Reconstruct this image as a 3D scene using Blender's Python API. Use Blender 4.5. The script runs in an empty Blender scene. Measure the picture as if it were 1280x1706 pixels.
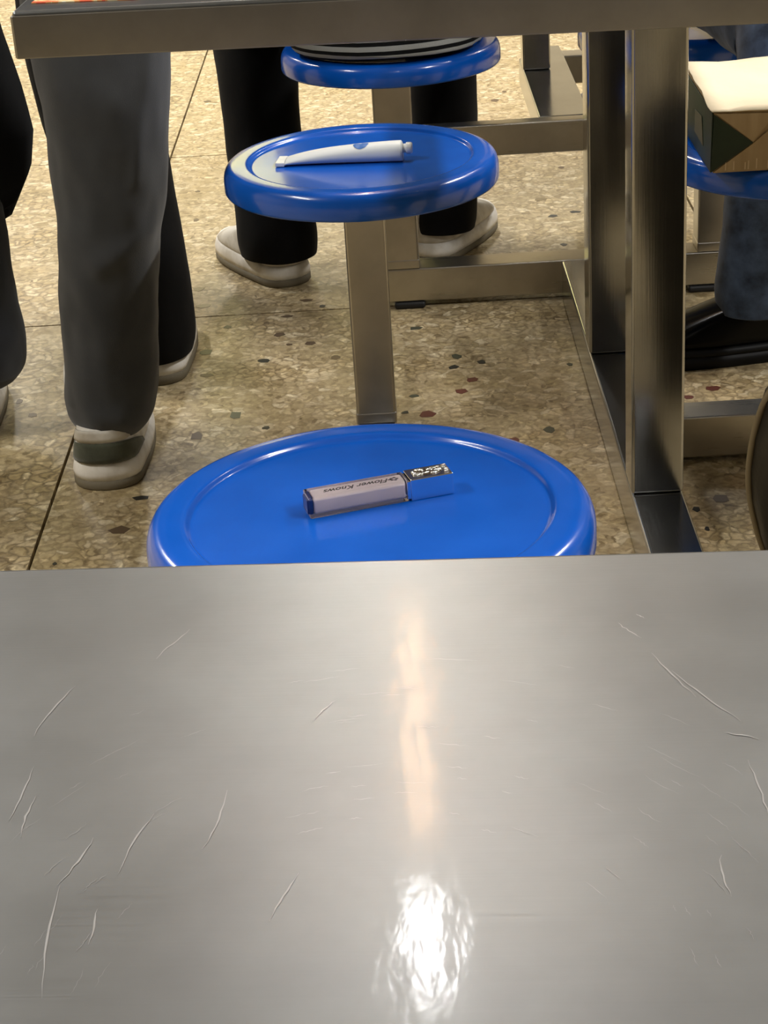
import bpy, bmesh, math, random
from mathutils import Vector, Matrix, noise
random.seed(7)
PI = math.pi
scn = bpy.context.scene
COL = scn.collection

# ------------------------------------------------------------------ camera
cam_d = bpy.data.cameras.new('camera')
cam_d.sensor_fit = 'HORIZONTAL'; cam_d.sensor_width = 36.0; cam_d.lens = 3165.5 / 1280 * 36
cam_d.clip_start = 0.02; cam_d.clip_end = 60
cam = bpy.data.objects.new('camera', cam_d); COL.objects.link(cam)
CAM_Z = 1.085
_D = Vector((605 - 640, -666 - 853, 3165.5)).normalized()       # world +Y seen in camera axes (x right, y down, z forward)
_V = Vector((1053 - 640, 7440 - 853, 3165.5)); _V = (_V - _D * _V.dot(_D)).normalized()
_Zc = -_V; _Xc = _D.cross(_Zc)
_rows = (_Xc, _D, _Zc)
cam.matrix_world = Matrix(((_rows[0].x, -_rows[0].y, -_rows[0].z, 0),
                           (_rows[1].x, -_rows[1].y, -_rows[1].z, 0),
                           (_rows[2].x, -_rows[2].y, -_rows[2].z, CAM_Z), (0, 0, 0, 1)))
scn.camera = cam

# ------------------------------------------------------------------ world, lamps, exposure
w = bpy.data.worlds.new('world'); scn.world = w; w.use_nodes = True
w.node_tree.nodes['Background'].inputs[0].default_value = (1.0, 0.93, 0.82, 1)
w.node_tree.nodes['Background'].inputs[1].default_value = 0.05
scn.view_settings.view_transform = 'Standard'; scn.view_settings.look = 'None'
scn.view_settings.exposure = 0.30; scn.view_settings.gamma = 1.0
scn.view_settings.use_curve_mapping = False
CEIL = 2.95
def lamp(loc, sx, sy, watt, colr):
    d = bpy.data.lights.new('ceiling_lamp', 'AREA'); d.shape = 'RECTANGLE'
    d.size = sx; d.size_y = sy; d.energy = watt; d.color = colr
    o = bpy.data.objects.new('ceiling_lamp', d); COL.objects.link(o); o.location = loc
    return o
WHITE = (1.0, 0.98, 0.945); WARM = (1.0, 0.60, 0.32)
lamp((-0.02, 3.06, CEIL - .05), .05, .30, 11, (1.0, .99, .98))      # short batten mirrored in the near table
lamp((-0.02, 3.95, CEIL - .05), .05, 1.05, 9, WARM)                  # warm strip behind it
for x, y, e in ((-2.3, 1.2, 55), (-2.3, 4.4, 85), (-2.3, 7.4, 65), (2.2, 0.6, 75), (2.2, 3.4, 85), (2.2, 6.4, 65), (0.5, -1.4, 7), (-0.1, 6.2, 62)):
    lamp((x, y, CEIL - .05), .12, 1.2, e, WHITE)

# ------------------------------------------------------------------ materials
MATS = {}
def mat(name, col=(.5, .5, .5), rough=.5, metal=0.0, spec=.5, **kw):
    m = bpy.data.materials.new(name); m.use_nodes = True
    b = m.node_tree.nodes['Principled BSDF']
    b.inputs['Base Color'].default_value = (*col, 1); b.inputs['Roughness'].default_value = rough
    b.inputs['Metallic'].default_value = metal; b.inputs['Specular IOR Level'].default_value = spec
    for k, v in kw.items(): b.inputs[k.replace('_', ' ')].default_value = v
    MATS[name] = m
    return m
def N(m, t, **kw):
    n = m.node_tree.nodes.new(t)
    for k, v in kw.items():
        if k.startswith('i_'): n.inputs[k[2:].replace('_', ' ')].default_value = v
        else: setattr(n, k, v)
    return n
def L(m, a, b): m.node_tree.links.new(a, b)
def BS(m): return m.node_tree.nodes['Principled BSDF']
def ramp(m, fac, stops):
    r = N(m, 'ShaderNodeValToRGB'); e = r.color_ramp.elements
    while len(e) < len(stops): e.new(.5)
    for el, (p, c) in zip(e, stops): el.position = p; el.color = (*c, 1) if len(c) == 3 else c
    L(m, fac, r.inputs[0]); return r
def coords(m, scale=(1, 1, 1), src='Object', rot=(0, 0, 0)):
    t = N(m, 'ShaderNodeTexCoord'); mp = N(m, 'ShaderNodeMapping')
    mp.inputs['Scale'].default_value = scale; mp.inputs['Rotation'].default_value = rot
    L(m, t.outputs[src], mp.inputs[0]); return mp.outputs[0]
def ntex(m, vec, scale, detail=4, rough=.5, dist=0):
    n = N(m, 'ShaderNodeTexNoise'); n.inputs['Scale'].default_value = scale; n.inputs['Detail'].default_value = detail
    n.inputs['Roughness'].default_value = rough; n.inputs['Distortion'].default_value = dist
    if vec is not None: L(m, vec, n.inputs['Vector'])
    return n.outputs['Fac']
def bump(m, h, strength=.2, dist=.01):
    b = N(m, 'ShaderNodeBump'); b.inputs['Strength'].default_value = strength; b.inputs['Distance'].default_value = dist
    L(m, h, b.inputs['Height']); L(m, b.outputs[0], BS(m).inputs['Normal']); return b
def mixc(m, fac, a, b, mode='MIX'):
    n = N(m, 'ShaderNodeMix', data_type='RGBA', blend_type=mode)
    for s, v in ((0, fac), (6, a), (7, b)):
        if hasattr(v, 'links') or hasattr(v, 'is_output'): L(m, v, n.inputs[s])
        else: n.inputs[s].default_value = v if not isinstance(v, tuple) or len(v) == 4 else (*v, 1)
    return n.outputs[2]

# brushed steel; brush lines run along the object's X (or Z for posts)
def steel(name, col, r0, r1, stretch, aniso=0.0, arot=0.0, smudge=1.0, bmp=.015):
    m = mat(name, col, .3, 1.0)
    v = coords(m, stretch); f = ntex(m, v, 1.0, 3, .6)
    sm = ntex(m, coords(m), 9.0, 5, .62)
    mx = N(m, 'ShaderNodeMath', operation='MULTIPLY_ADD'); L(m, sm, mx.inputs[0]); mx.inputs[1].default_value = .6 * smudge; L(m, f, mx.inputs[2])
    mr = N(m, 'ShaderNodeMapRange'); mr.inputs[1].default_value = .45; mr.inputs[2].default_value = 1.15; mr.inputs[3].default_value = r0; mr.inputs[4].default_value = r1
    L(m, mx.outputs[0], mr.inputs[0]); L(m, mr.outputs[0], BS(m).inputs['Roughness'])
    c = ramp(m, sm, [(.3, tuple(.80 * x for x in col)), (.7, tuple(1.05 * x for x in col))]); L(m, c.outputs[0], BS(m).inputs['Base Color'])
    if aniso:
        BS(m).inputs['Anisotropic'].default_value = aniso; BS(m).inputs['Anisotropic Rotation'].default_value = arot
        t = N(m, 'ShaderNodeTangent', direction_type='UV_MAP'); L(m, t.outputs[0], BS(m).inputs['Tangent'])
    bump(m, f, bmp, .002)
    return m
m = steel('table_steel', (.212, .221, .225), .33, .44, (10, 1600, 1600), bmp=.010)
BS(m).inputs['Coat Weight'].default_value = .13; BS(m).inputs['Coat Roughness'].default_value = .085
_b = N(m, 'ShaderNodeBump'); _b.inputs['Strength'].default_value = .04; _b.inputs['Distance'].default_value = .002
L(m, ntex(m, coords(m, (150, 60, 1)), 1.0, 3), _b.inputs['Height']); L(m, _b.outputs[0], BS(m).inputs['Coat Normal'])       # polished brush lines over the scuffed sheet
steel('edge_steel', (.37, .36, .345), .30, .36, (14, 1400, 1400))
steel('frame_steel', (.40, .40, .395), .13, .17, (500, 500, 8))
steel('post_steel', (.52, .49, .44), .27, .33, (500, 500, 14))
steel('rail_steel', (.48, .49, .50), .14, .20, (500, 10, 500))
steel('arm_steel', (.52, .49, .43), .26, .32, (10, 500, 500))
mat('rubber', (.012, .012, .013), .55)
mat('scratch', (.34, .34, .34), .45, .8)
mat('chrome', (.86, .86, .88), .06, 1.0)

# glossy moulded seat
m = mat('seat_blue', (.002, .085, .53), .2, 0, .5, Coat_Weight=.35, Coat_Roughness=.07)
v = coords(m); n1 = ntex(m, v, 14, 4); n2 = ntex(m, v, 240, 2)
c = ramp(m, n1, [(.3, (.0005, .086, .49)), (.7, (.001, .105, .58))]); L(m, c.outputs[0], BS(m).inputs['Base Color'])
mr = N(m, 'ShaderNodeMapRange'); mr.inputs[3].default_value = .16; mr.inputs[4].default_value = .30; L(m, n1, mr.inputs[0]); L(m, mr.outputs[0], BS(m).inputs['Roughness'])
bump(m, n2, .02, .001)

# terrazzo slabs
def terrazzo(name, big, mortar, chipc, eg):
    m = mat(name, (.4, .33, .2), .42, 0, .45)
    tc = N(m, 'ShaderNodeTexCoord'); oi = N(m, 'ShaderNodeObjectInfo')
    off = N(m, 'ShaderNodeVectorMath', operation='MULTIPLY_ADD'); L(m, oi.outputs['Random'], off.inputs[0]); off.inputs[1].default_value = (37, 51, 0); L(m, tc.outputs['Object'], off.inputs[2])
    v = off.outputs[0]
    warp = N(m, 'ShaderNodeTexNoise'); warp.inputs['Scale'].default_value = 38; warp.inputs['Detail'].default_value = 5; L(m, v, warp.inputs[0])
    wv = N(m, 'ShaderNodeVectorMath', operation='MULTIPLY_ADD'); L(m, warp.outputs['Color'], wv.inputs[0]); wv.inputs[1].default_value = (.034, .034, .034); L(m, v, wv.inputs[2])
    vo = N(m, 'ShaderNodeTexVoronoi', voronoi_dimensions='2D'); vo.inputs['Scale'].default_value = big; L(m, wv.outputs[0], vo.inputs['Vector'])
    ve = N(m, 'ShaderNodeTexVoronoi', voronoi_dimensions='2D', feature='DISTANCE_TO_EDGE'); ve.inputs['Scale'].default_value = big; L(m, wv.outputs[0], ve.inputs['Vector'])
    sep = N(m, 'ShaderNodeSeparateColor'); L(m, vo.outputs['Color'], sep.inputs[0])
    chips = ramp(m, sep.outputs[0], chipc)
    patch = ntex(m, v, 6, 6, .65)
    edge = ramp(m, ve.outputs['Distance'], [(.0, (eg, eg, eg)), (.22, (0, 0, 0))])
    keep = ramp(m, patch, [(.38, (.12, .12, .12)), (.62, (1, 1, 1))])       # chips are only polished out in patches
    em = N(m, 'ShaderNodeMath', operation='MULTIPLY'); L(m, edge.outputs[0], em.inputs[0]); L(m, keep.outputs[0], em.inputs[1])
    c1 = mixc(m, em.outputs[0], chips.outputs[0], mortar)
    fine = ntex(m, v, 90, 5, .7)
    fr = ramp(m, fine, [(.3, (.66, .63, .58)), (.62, (1.1, 1.09, 1.05))])
    c2 = mixc(m, 1.0, c1, fr.outputs[0], 'MULTIPLY')
    pr = ramp(m, patch, [(.3, (.80, .76, .66)), (.5, (1, 1, 1)), (.72, (1.06, 1.0, .86))])
    c3 = mixc(m, 1.0, c2, pr.outputs[0], 'MULTIPLY')
    vs = N(m, 'ShaderNodeTexVoronoi', voronoi_dimensions='2D'); vs.inputs['Scale'].default_value = 130; L(m, wv.outputs[0], vs.inputs['Vector'])
    s2 = N(m, 'ShaderNodeSeparateColor'); L(m, vs.outputs['Color'], s2.inputs[0])
    sp = ramp(m, s2.outputs[1], [(0, (.52, .48, .42)), (.10, (.78, .75, .70)), (.2, (1, 1, 1)), (.86, (1, 1, 1)), (.93, (1.35, 1.38, 1.4))]); sp.color_ramp.interpolation = 'LINEAR'
    c3 = mixc(m, .85, c3, sp.outputs[0], 'MULTIPLY')
    L(m, c3, BS(m).inputs['Base Color'])
    mr = N(m, 'ShaderNodeMapRange'); mr.inputs[3].default_value = .34; mr.inputs[4].default_value = .56; L(m, fine, mr.inputs[0]); L(m, mr.outputs[0], BS(m).inputs['Roughness'])
    bump(m, ve.outputs['Distance'], .12, .002)
    return m
CH = [(0, (.33, .26, .145)), (.2, (.41, .33, .19)), (.6, (.46, .37, .225)), (.85, (.53, .44, .285)), (1, (.62, .54, .38))]
terrazzo('terrazzo', 64, (.20, .15, .08), CH, .9)
terrazzo('terrazzo_coarse', 52, (.15, .115, .07), CH, .95)
mat('grout', (.035, .028, .02), .9)
for k, c in dict(k=(.018, .018, .016), g=(.06, .062, .04), b=(.10, .065, .035), r=(.12, .035, .022), o=(.20, .15, .07)).items(): mat('chip_' + k, c, .4)

def fabric(name, col, var=.35, scale=7, fine=700, rough=.9, sheen=.3, br=.25):
    m = mat(name, col, rough, 0, .2, Sheen_Weight=sheen, Sheen_Roughness=.5)
    v = coords(m); n = ntex(m, v, scale, 4, .6)
    c = ramp(m, n, [(.3, tuple(x * (1 - var) for x in col)), (.7, tuple(x * (1 + var) for x in col))]); L(m, c.outputs[0], BS(m).inputs['Base Color'])
    bump(m, ntex(m, v, fine, 2), br, .001)
    return m
fabric('charcoal_cloth', (.046, .049, .053), .3, 5, sheen=.25)
fabric('slate_cloth', (.030, .033, .040), .35, 6, sheen=.2)
fabric('black_cloth', (.0022, .0022, .0025), .2, 6, sheen=.02)
fabric('coat_black', (.004, .004, .0045), .2, 6, sheen=.03)
fabric('denim', (.045, .065, .105), .7, 22, 900, sheen=.2)
fabric('plain_sweater', (.10, .11, .13), .2)
fabric('hair', (.012, .009, .007), .3, 40, 300, .5)
mat('skin', (.55, .33, .23), .5, 0, .4, Subsurface_Weight=.05)
m = mat('sole_taupe', (.17, .145, .095), .75); bump(m, ntex(m, coords(m), 260, 2), .2, .002)
m = mat('shoe_white', (.78, .75, .68), .55); c = ramp(m, ntex(m, coords(m), 30, 5), [(.35, (.62, .58, .50)), (.6, (.82, .79, .73))]); L(m, c.outputs[0], BS(m).inputs['Base Color'])
m = mat('shoe_offwhite', (.45, .42, .36), .6); c = ramp(m, ntex(m, coords(m), 26, 5), [(.35, (.44, .40, .33)), (.6, (.66, .63, .56))]); L(m, c.outputs[0], BS(m).inputs['Base Color'])
fabric('suede_green', (.075, .082, .055), .3, 30, 500)
fabric('suede_grey', (.10, .095, .085), .3, 30, 500)
fabric('suede_brown', (.07, .048, .028), .4, 24, 400)
mat('patent_black', (.0015, .0015, .0015), .22, 0, .12)
mat('loafer_sole', (.004, .004, .004), .5, 0, .2)
# striped sweater: bands by height above the hem
m = mat('striped_knit', (.1, .12, .13), .9, 0, .2)
tc = N(m, 'ShaderNodeTexCoord'); sx = N(m, 'ShaderNodeSeparateXYZ'); L(m, tc.outputs['Object'], sx.inputs[0])
mrn = N(m, 'ShaderNodeMapRange'); mrn.inputs[1].default_value = 0; mrn.inputs[2].default_value = .105; L(m, sx.outputs[2], mrn.inputs[0])
K = (.006, .007, .008); W_ = (.38, .40, .40); G = (.085, .115, .125)
r = ramp(m, mrn.outputs[0], [(0, K), (.07, W_), (.14, K), (.20, W_), (.28, K), (.34, W_), (.37, G)]); r.color_ramp.interpolation = 'CONSTANT'
L(m, r.outputs[0], BS(m).inputs['Base Color']); bump(m, ntex(m, coords(m, (1, 1, 3)), 320, 2), .4, .002)
# kraft paper
m = mat('kraft', (.46, .33, .18), .75); v = coords(m)
c = ramp(m, ntex(m, coords(m, (60, 60, 8)), 1.0, 4), [(.3, (.36, .25, .125)), (.7, (.47, .345, .19))]); L(m, c.outputs[0], BS(m).inputs['Base Color']); bump(m, ntex(m, v, 40, 4), .25, .004)
m = mat('kraft_pale', (.80, .70, .50), .8); bump(m, ntex(m, coords(m), 30, 4), .3, .005)
m = mat('print_green', (.010, .028, .010), .45); c = ramp(m, ntex(m, coords(m), 18, 3), [(.35, (.006, .017, .006)), (.65, (.014, .034, .014))]); L(m, c.outputs[0], BS(m).inputs['Base Color'])
mat('print_cream', (.10, .09, .045), .6)
mat('glue', (.62, .48, .30), .6)
# lipstick, tube
mat('case_clear', (.93, .90, .91), .04, 0, .5, Transmission_Weight=1.0, IOR=1.46)
mat('lip_core', (.84, .74, .73), .4)
mat('plug_navy', (.006, .02, .12), .3)
mat('ink', (.05, .035, .03), .5)
mat('relief_dark', (.12, .085, .055), .25, .8)
mat('tube_white', (.72, .75, .74), .4)
mat('tube_cap', (.78, .80, .80), .3)
mat('print_blue', (.05, .16, .45), .4)
m = mat('leather_dark', (.008, .0065, .004), .4, 0, .3); bump(m, ntex(m, coords(m), 90, 4), .2, .003)
mat('piping_brown', (.16, .12, .06), .5)
# menu sheet print
m = mat('menu_print', (.8, .7, .5), .5); v = coords(m)
c = ramp(m, ntex(m, coords(m, (30, 60, 1)), 1.6, 3), [(.4, (.75, .12, .05)), (.46, (.8, .35, .12)), (.52, (.82, .68, .40)), (.62, (.85, .8, .66))]); c.color_ramp.interpolation = 'CONSTANT'
L(m, c.outputs[0], BS(m).inputs['Base Color'])
m = mat('wall_paint', (.60, .52, .36), .8); c = ramp(m, ntex(m, coords(m), 2, 3), [(.3, (.55, .47, .32)), (.7, (.64, .56, .40))]); L(m, c.outputs[0], BS(m).inputs['Base Color'])
m = mat('wall_dim', (.22, .21, .20), .8); c = ramp(m, ntex(m, coords(m), 2, 3), [(.3, (.19, .18, .17)), (.7, (.24, .23, .22))]); L(m, c.outputs[0], BS(m).inputs['Base Color'])
m = mat('ceiling_paint', (.62, .62, .62), .9); c = ramp(m, ntex(m, coords(m), 1.5, 3), [(.3, (.43, .43, .43)), (.7, (.50, .50, .50))]); L(m, c.outputs[0], BS(m).inputs['Base Color'])

# ------------------------------------------------------------------ object helpers
def tag(o, label=None, cat=None, group=None, kind=None):
    for k, v in (('label', label), ('category', cat), ('group', group), ('kind', kind)):
        if v: o[k] = v
    return o
def thing(name, label, cat, loc=(0, 0, 0), rz=0, group=None):
    o = bpy.data.objects.new(name, None); COL.objects.link(o); o.empty_display_size = .05
    o.location = loc; o.rotation_euler = (0, 0, rz)
    return tag(o, label, cat, group)
def obj(name, bm, m, parent=None, smooth=True, bevel=0, seg=2, loc=None, rz=None, label=None, angle=35):
    me = bpy.data.meshes.new(name)
    if isinstance(bm, bpy.types.Mesh): me = bm
    else:
        bmesh.ops.recalc_face_normals(bm, faces=bm.faces[:]); bm.to_mesh(me); bm.free()
        me.materials.append(MATS[m])
        for p in me.polygons: p.use_smooth = smooth
    o = bpy.data.objects.new(name, me); COL.objects.link(o)
    if parent: o.parent = parent
    if loc: o.location = loc
    if rz is not None: o.rotation_euler = (0, 0, rz)
    if bevel:
        b = o.modifiers.new('bevel', 'BEVEL'); b.width = bevel; b.segments = seg; b.limit_method = 'ANGLE'; b.angle_limit = math.radians(angle)
        b.harden_normals = False
    if label: o['label'] = label
    return o
def flatten_normals(o):          # keep flats flat on bevelled boxes
    mod = o.modifiers.new('normals', 'WEIGHTED_NORMAL'); mod.keep_sharp = True
    return o
def box(x0, x1, y0, y1, z0, z1, bm=None):
    bm = bm or bmesh.new()
    mtx = Matrix.Translation(((x0 + x1) / 2, (y0 + y1) / 2, (z0 + z1) / 2)) @ Matrix.Diagonal((x1 - x0, y1 - y0, z1 - z0, 1))
    bmesh.ops.create_cube(bm, size=1, matrix=mtx)
    return bm
def bobj(name, b, m, parent=None, bevel=.003, seg=2, **kw):
    return flatten_normals(obj(name, box(*b), m, parent, True, bevel, seg, **kw))
def lathe(profile, n=96, bm=None):
    bm = bm or bmesh.new(); rings = []
    for r, z in profile:
        if r < 1e-6: rings.append([bm.verts.new((0, 0, z))])
        else: rings.append([bm.verts.new((r * math.cos(2 * PI * i / n), r * math.sin(2 * PI * i / n), z)) for i in range(n)])
    for a, b in zip(rings, rings[1:]):
        for i in range(n):
            j = (i + 1) % n
            if len(a) == 1 and len(b) == 1: continue
            if len(a) == 1: bm.faces.new((a[0], b[i], b[j]))
            elif len(b) == 1: bm.faces.new((a[i], b[0], a[j]))
            else: bm.faces.new((a[i], b[i], b[j], a[j]))
    return bm
def loft(rings, bm=None, cap=True, closed=True):
    bm = bm or bmesh.new()
    R = [[bm.verts.new(p) for p in ring] for ring in rings]
    n = len(R[0])
    for a, b in zip(R, R[1:]):
        for i in range(n if closed else n - 1):
            j = (i + 1) % n
            bm.faces.new((a[i], a[j], b[j], b[i]))
    if cap:
        for ring in (R[0], R[-1]):
            if len(ring) > 2:
                try: bm.faces.new(ring)
                except ValueError: pass
    return bm
def smooth_path(pts, sub):
    """Catmull-Rom through rows of numbers"""
    out = []
    P = [pts[0]] + list(pts) + [pts[-1]]
    for i in range(1, len(P) - 2):
        for k in range(sub):
            t = k / sub
            out.append(tuple(.5 * (2 * b + (c - a) * t + (2 * a - 5 * b + 4 * c - d) * t * t + (3 * b - a - 3 * c + d) * t ** 3)
                             for a, b, c, d in zip(P[i - 1], P[i], P[i + 1], P[i + 2])))
    out.append(tuple(pts[-1]))
    return out
def tube(rows, n=28, sub=5, bm=None, ref=(1, 0, 0), fold=0.0, fseed=0.0, cap=True, sq=1.0, foldz=9.0):
    """rows of (x,y,z,ra,rb): a body or cloth limb of elliptic section along a path; ra lies along ref"""
    S = smooth_path(rows, sub); pts = [Vector(r[:3]) for r in S]; rings = []
    u = Vector(ref)
    for i, p in enumerate(pts):
        t = (pts[min(i + 1, len(pts) - 1)] - pts[max(i - 1, 0)]).normalized()
        u = (u - t * u.dot(t)).normalized(); v = t.cross(u)
        ring = []
        for k in range(n):
            a = 2 * PI * k / n; ca, sa = math.cos(a), math.sin(a)
            ca = math.copysign(abs(ca) ** sq, ca); sa = math.copysign(abs(sa) ** sq, sa)
            q = p + u * (S[i][3] * ca) + v * (S[i][4] * sa)
            if fold:
                nz = noise.noise(Vector((q.x * 16 + fseed, q.y * 16, q.z * foldz))) + .45 * noise.noise(Vector((q.x * 40, q.y * 40 + fseed, q.z * 22)))
                q = q + (q - p) * (fold * nz)
            ring.append(q)
        rings.append(ring)
    return loft(rings, bm, cap)
def copy_tree(o, parent=None):
    c = o.copy(); COL.objects.link(c); c.parent = parent
    for ch in list(o.children): copy_tree(ch, c)
    return c

# ------------------------------------------------------------------ the room
bm = box(-5.2, 5.2, -4.2, 9.2, -.12, -.012)
floor = tag(obj('floor', bm, 'grout', smooth=False), 'beige terrazzo slab floor with dark chips', None, None, 'structure')
TS = 1.06; TX0, TY0 = -.493, 3.07
bmt = box(0, TS - .0045, 0, TS - .0045, -.012, 0)
tile_me = None; TILES = {}
for i in range(-4, 5):
    for j in range(-6, 5):
        coarse = (i == -1)
        key = coarse
        if key not in TILES:
            o = obj('tile', box(0, TS - .0045, 0, TS - .0045, -.0115, 0), 'terrazzo_coarse' if coarse else 'terrazzo', floor, False)
            TILES[key] = o.data
        else:
            o = bpy.data.objects.new('tile', TILES[key]); COL.objects.link(o); o.parent = floor
        o.location = (TX0 + i * TS + .00225, TY0 + j * TS + .00225, 0)
        o['cell'] = f'{i},{j}'
TILE_OF = {o['cell']: o for o in floor.children}
for o in floor.children: del o['cell']
CHIPS = [(-0.294, 3.012, 0.0083, 0.0089, 'k'), (-0.323, 2.898, 0.012, 0.0139, 'g'), (-0.225, 2.845, 0.0103, 0.0094, 'k'), (-0.314, 2.795, 0.0121, 0.0104, 'b'), (-0.257, 2.623, 0.011, 0.0164, 'g'), (-0.209, 2.569, 0.0072, 0.0068, 'k'), (-0.187, 2.912, 0.0065, 0.007, 'b'), (-0.152, 2.912, 0.01, 0.0111, 'b'), (-0.205, 2.96, 0.0091, 0.0115, 'b'), (-0.11, 2.842, 0.0097, 0.0107, 'b'), (-0.165, 3.126, 0.0127, 0.0079, 'b'), (-0.137, 3.090, 0.0058, 0.0077, 'k'), (-0.343, 3.125, 0.0139, 0.0095, 'o'), (-0.195, 3.048, 0.0104, 0.006, 'b'), (0.021, 2.954, 0.012, 0.0086, 'g'), (0.082, 2.815, 0.0096, 0.0105, 'g'), (0.075, 2.769, 0.0099, 0.009, 'k'), (0.12, 2.785, 0.0071, 0.0103, 'k'), (0.102, 2.712, 0.0097, 0.0099, 'r'), (0.083, 2.668, 0.0114, 0.0108, 'r'), (0.027, 2.587, 0.0134, 0.0137, 'r'), (0.201, 2.504, 0.0103, 0.013, 'g'), (0.255, 2.753, 0.0065, 0.0064, 'k'), (0.011, 2.66, 0.0082, 0.0072, 'g'), (-0.004, 2.598, 0.0063, 0.0057, 'k'), (0.149, 2.474, 0.0094, 0.0085, 'r'), (-0.37, 2.348, 0.0143, 0.0088, 'k'), (-0.39, 2.252, 0.0138, 0.0137, 'b'), (-0.31, 2.552, 0.0108, 0.0157, 'b'), (-0.36, 3.217, 0.011, 0.0116, 'o'), (-0.569, 2.669, 0.0095, 0.0098, 'b'), (-0.599, 2.728, 0.0058, 0.0127, 'b'), (-0.461, 2.163, 0.003, 0.0043, 'k'), (0.456, 2.624, 0.0114, 0.0106, 'r'), (0.416, 2.595, 0.0079, 0.0093, 'r'), (0.403, 2.246, 0.0108, 0.0128, 'b'), (0.366, 2.219, 0.0061, 0.009, 'k'), (0.371, 2.16, 0.0034, 0.0077, 'k'), (0.3, 3.532, 0.0104, 0.0097, 'k'), (0.343, 3.552, 0.0127, 0.0098, 'k'), (0.285, 3.649, 0.0167, 0.0124, 'o'), (0.346, 3.869, 0.0088, 0.0091, 'b'), (0.303, 3.351, 0.0083, 0.0089, 'k'), (0.247, 4.483, 0.0101, 0.0148, 'b'), (0.274, 4.562, 0.0066, 0.0092, 'b'), (-0.398, 3.642, 0.0068, 0.0103, 'b'), (-0.41, 3.847, 0.0065, 0.0091, 'b'), (-0.449, 4.642, 0.0108, 0.0095, 'b')]
for cx, cy, rx, ry, k in CHIPS:
    i = math.floor((cx - TX0) / TS); j = math.floor((cy - TY0) / TS); t = TILE_OF[f'{i},{j}']
    bm = bmesh.new(); n = random.randint(5, 7); a0 = random.random() * 6
    ang = [a0 + 2 * PI * (q + random.uniform(-.28, .28)) / n for q in range(n)]
    rr = [random.uniform(.78, 1.15) for _ in range(n)]
    loft([[(rx * s * math.cos(a), ry * s * math.sin(a), z) for a, s in zip(ang, rr)] for z in (-.004, .0004)], bm)
    obj('stone_chip', bm, 'chip_' + k, t, False, loc=(cx - t.location.x, cy - t.location.y, 0))

tag(obj('wall_far', box(-5.2, 5.2, 9.0, 9.2, 0, 3.0), 'wall_paint', smooth=False), 'cream wall at the far end of the hall', None, None, 'structure')
tag(obj('wall_near', box(-5.2, 5.2, -4.2, -4.0, 0, 3.0), 'wall_dim', smooth=False), 'grey wall behind the viewer', None, None, 'structure')
tag(obj('wall_left', box(-5.2, -5.0, -4.0, 9.0, 0, 3.0), 'wall_paint', smooth=False), 'cream wall on the left side', None, None, 'structure')
tag(obj('wall_right', box(5.0, 5.2, -4.0, 9.0, 0, 3.0), 'wall_dim', smooth=False), 'grey wall on the right side', None, None, 'structure')
tag(obj('ceiling', box(-5.2, 5.2, -4.2, 9.2, CEIL, CEIL + .1), 'ceiling_paint', smooth=False), 'pale grey ceiling carrying batten lamps', None, None, 'structure')

# lit sign on the far wall; it shows as the yellow sheen on the middle stool
sg_ = thing('lightbox_sign', 'yellow backlit sign box on the far wall', 'sign', (-1.55, 8.99, 1.75))
bobj('housing', (0, 1.25, -.12, 0, 0, .85), 'edge_steel', sg_, .01)
_m = mat('sign_face', (.9, .85, .4), .5); BS(_m).inputs['Emission Color'].default_value = (1.0, .93, .34, 1); BS(_m).inputs['Emission Strength'].default_value = 2.1
bobj('lit_panel', (.03, 1.22, -.128, -.121, .03, .82), 'sign_face', sg_, .004)

# ------------------------------------------------------------------ tables
def table_top(parent, x0, x1, y0, y1, z, h, name='tabletop'):
    """folded sheet top with its own edge faces, brushed along X"""
    t = obj(name, box(x0, x1, y0, y1, z - .02, z), 'table_steel', parent, True, .004, 3)
    uv = t.data.uv_layers.new(name='UVMap')
    for lp in t.data.loops: c = t.data.vertices[lp.vertex_index].co; uv.data[lp.index].uv = (c.x, c.y)
    flatten_normals(t)
    for n, b in (('front_edge', (x0, x1, y0 - .0015, y0 + .0025, z - h, z - .004)), ('rear_edge', (x0, x1, y1 - .0025, y1 + .0015, z - h, z - .004)),
                 ('side_edge', (x0 - .0015, x0 + .0025, y0, y1, z - h, z - .004)), ('side_edge', (x1 - .0025, x1 + .0015, y0, y1, z - h, z - .004))):
        bobj(n, b, 'edge_steel', parent, .0012, 1)
    bobj('underside_board', (x0 + .006, x1 - .006, y0 + .006, y1 - .006, z - h + .008, z - .0201), 'edge_steel', parent, .001, 1)
    return t
TZ = .775
# near table, at which the viewer sits
nt = thing('steel_table', 'scratched brushed steel tabletop nearest the viewer', 'table', (0, .6085, 0), math.radians(-3.5))
near_top = table_top(nt, -.62, .62, -.52, 0, TZ, .042)
for sx in (-.5, .44):
    for sy in (-.44, -.12): bobj('leg', (sx, sx + .06, sy, sy + .06, .0, TZ - .036), 'frame_steel', nt, .004)
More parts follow.
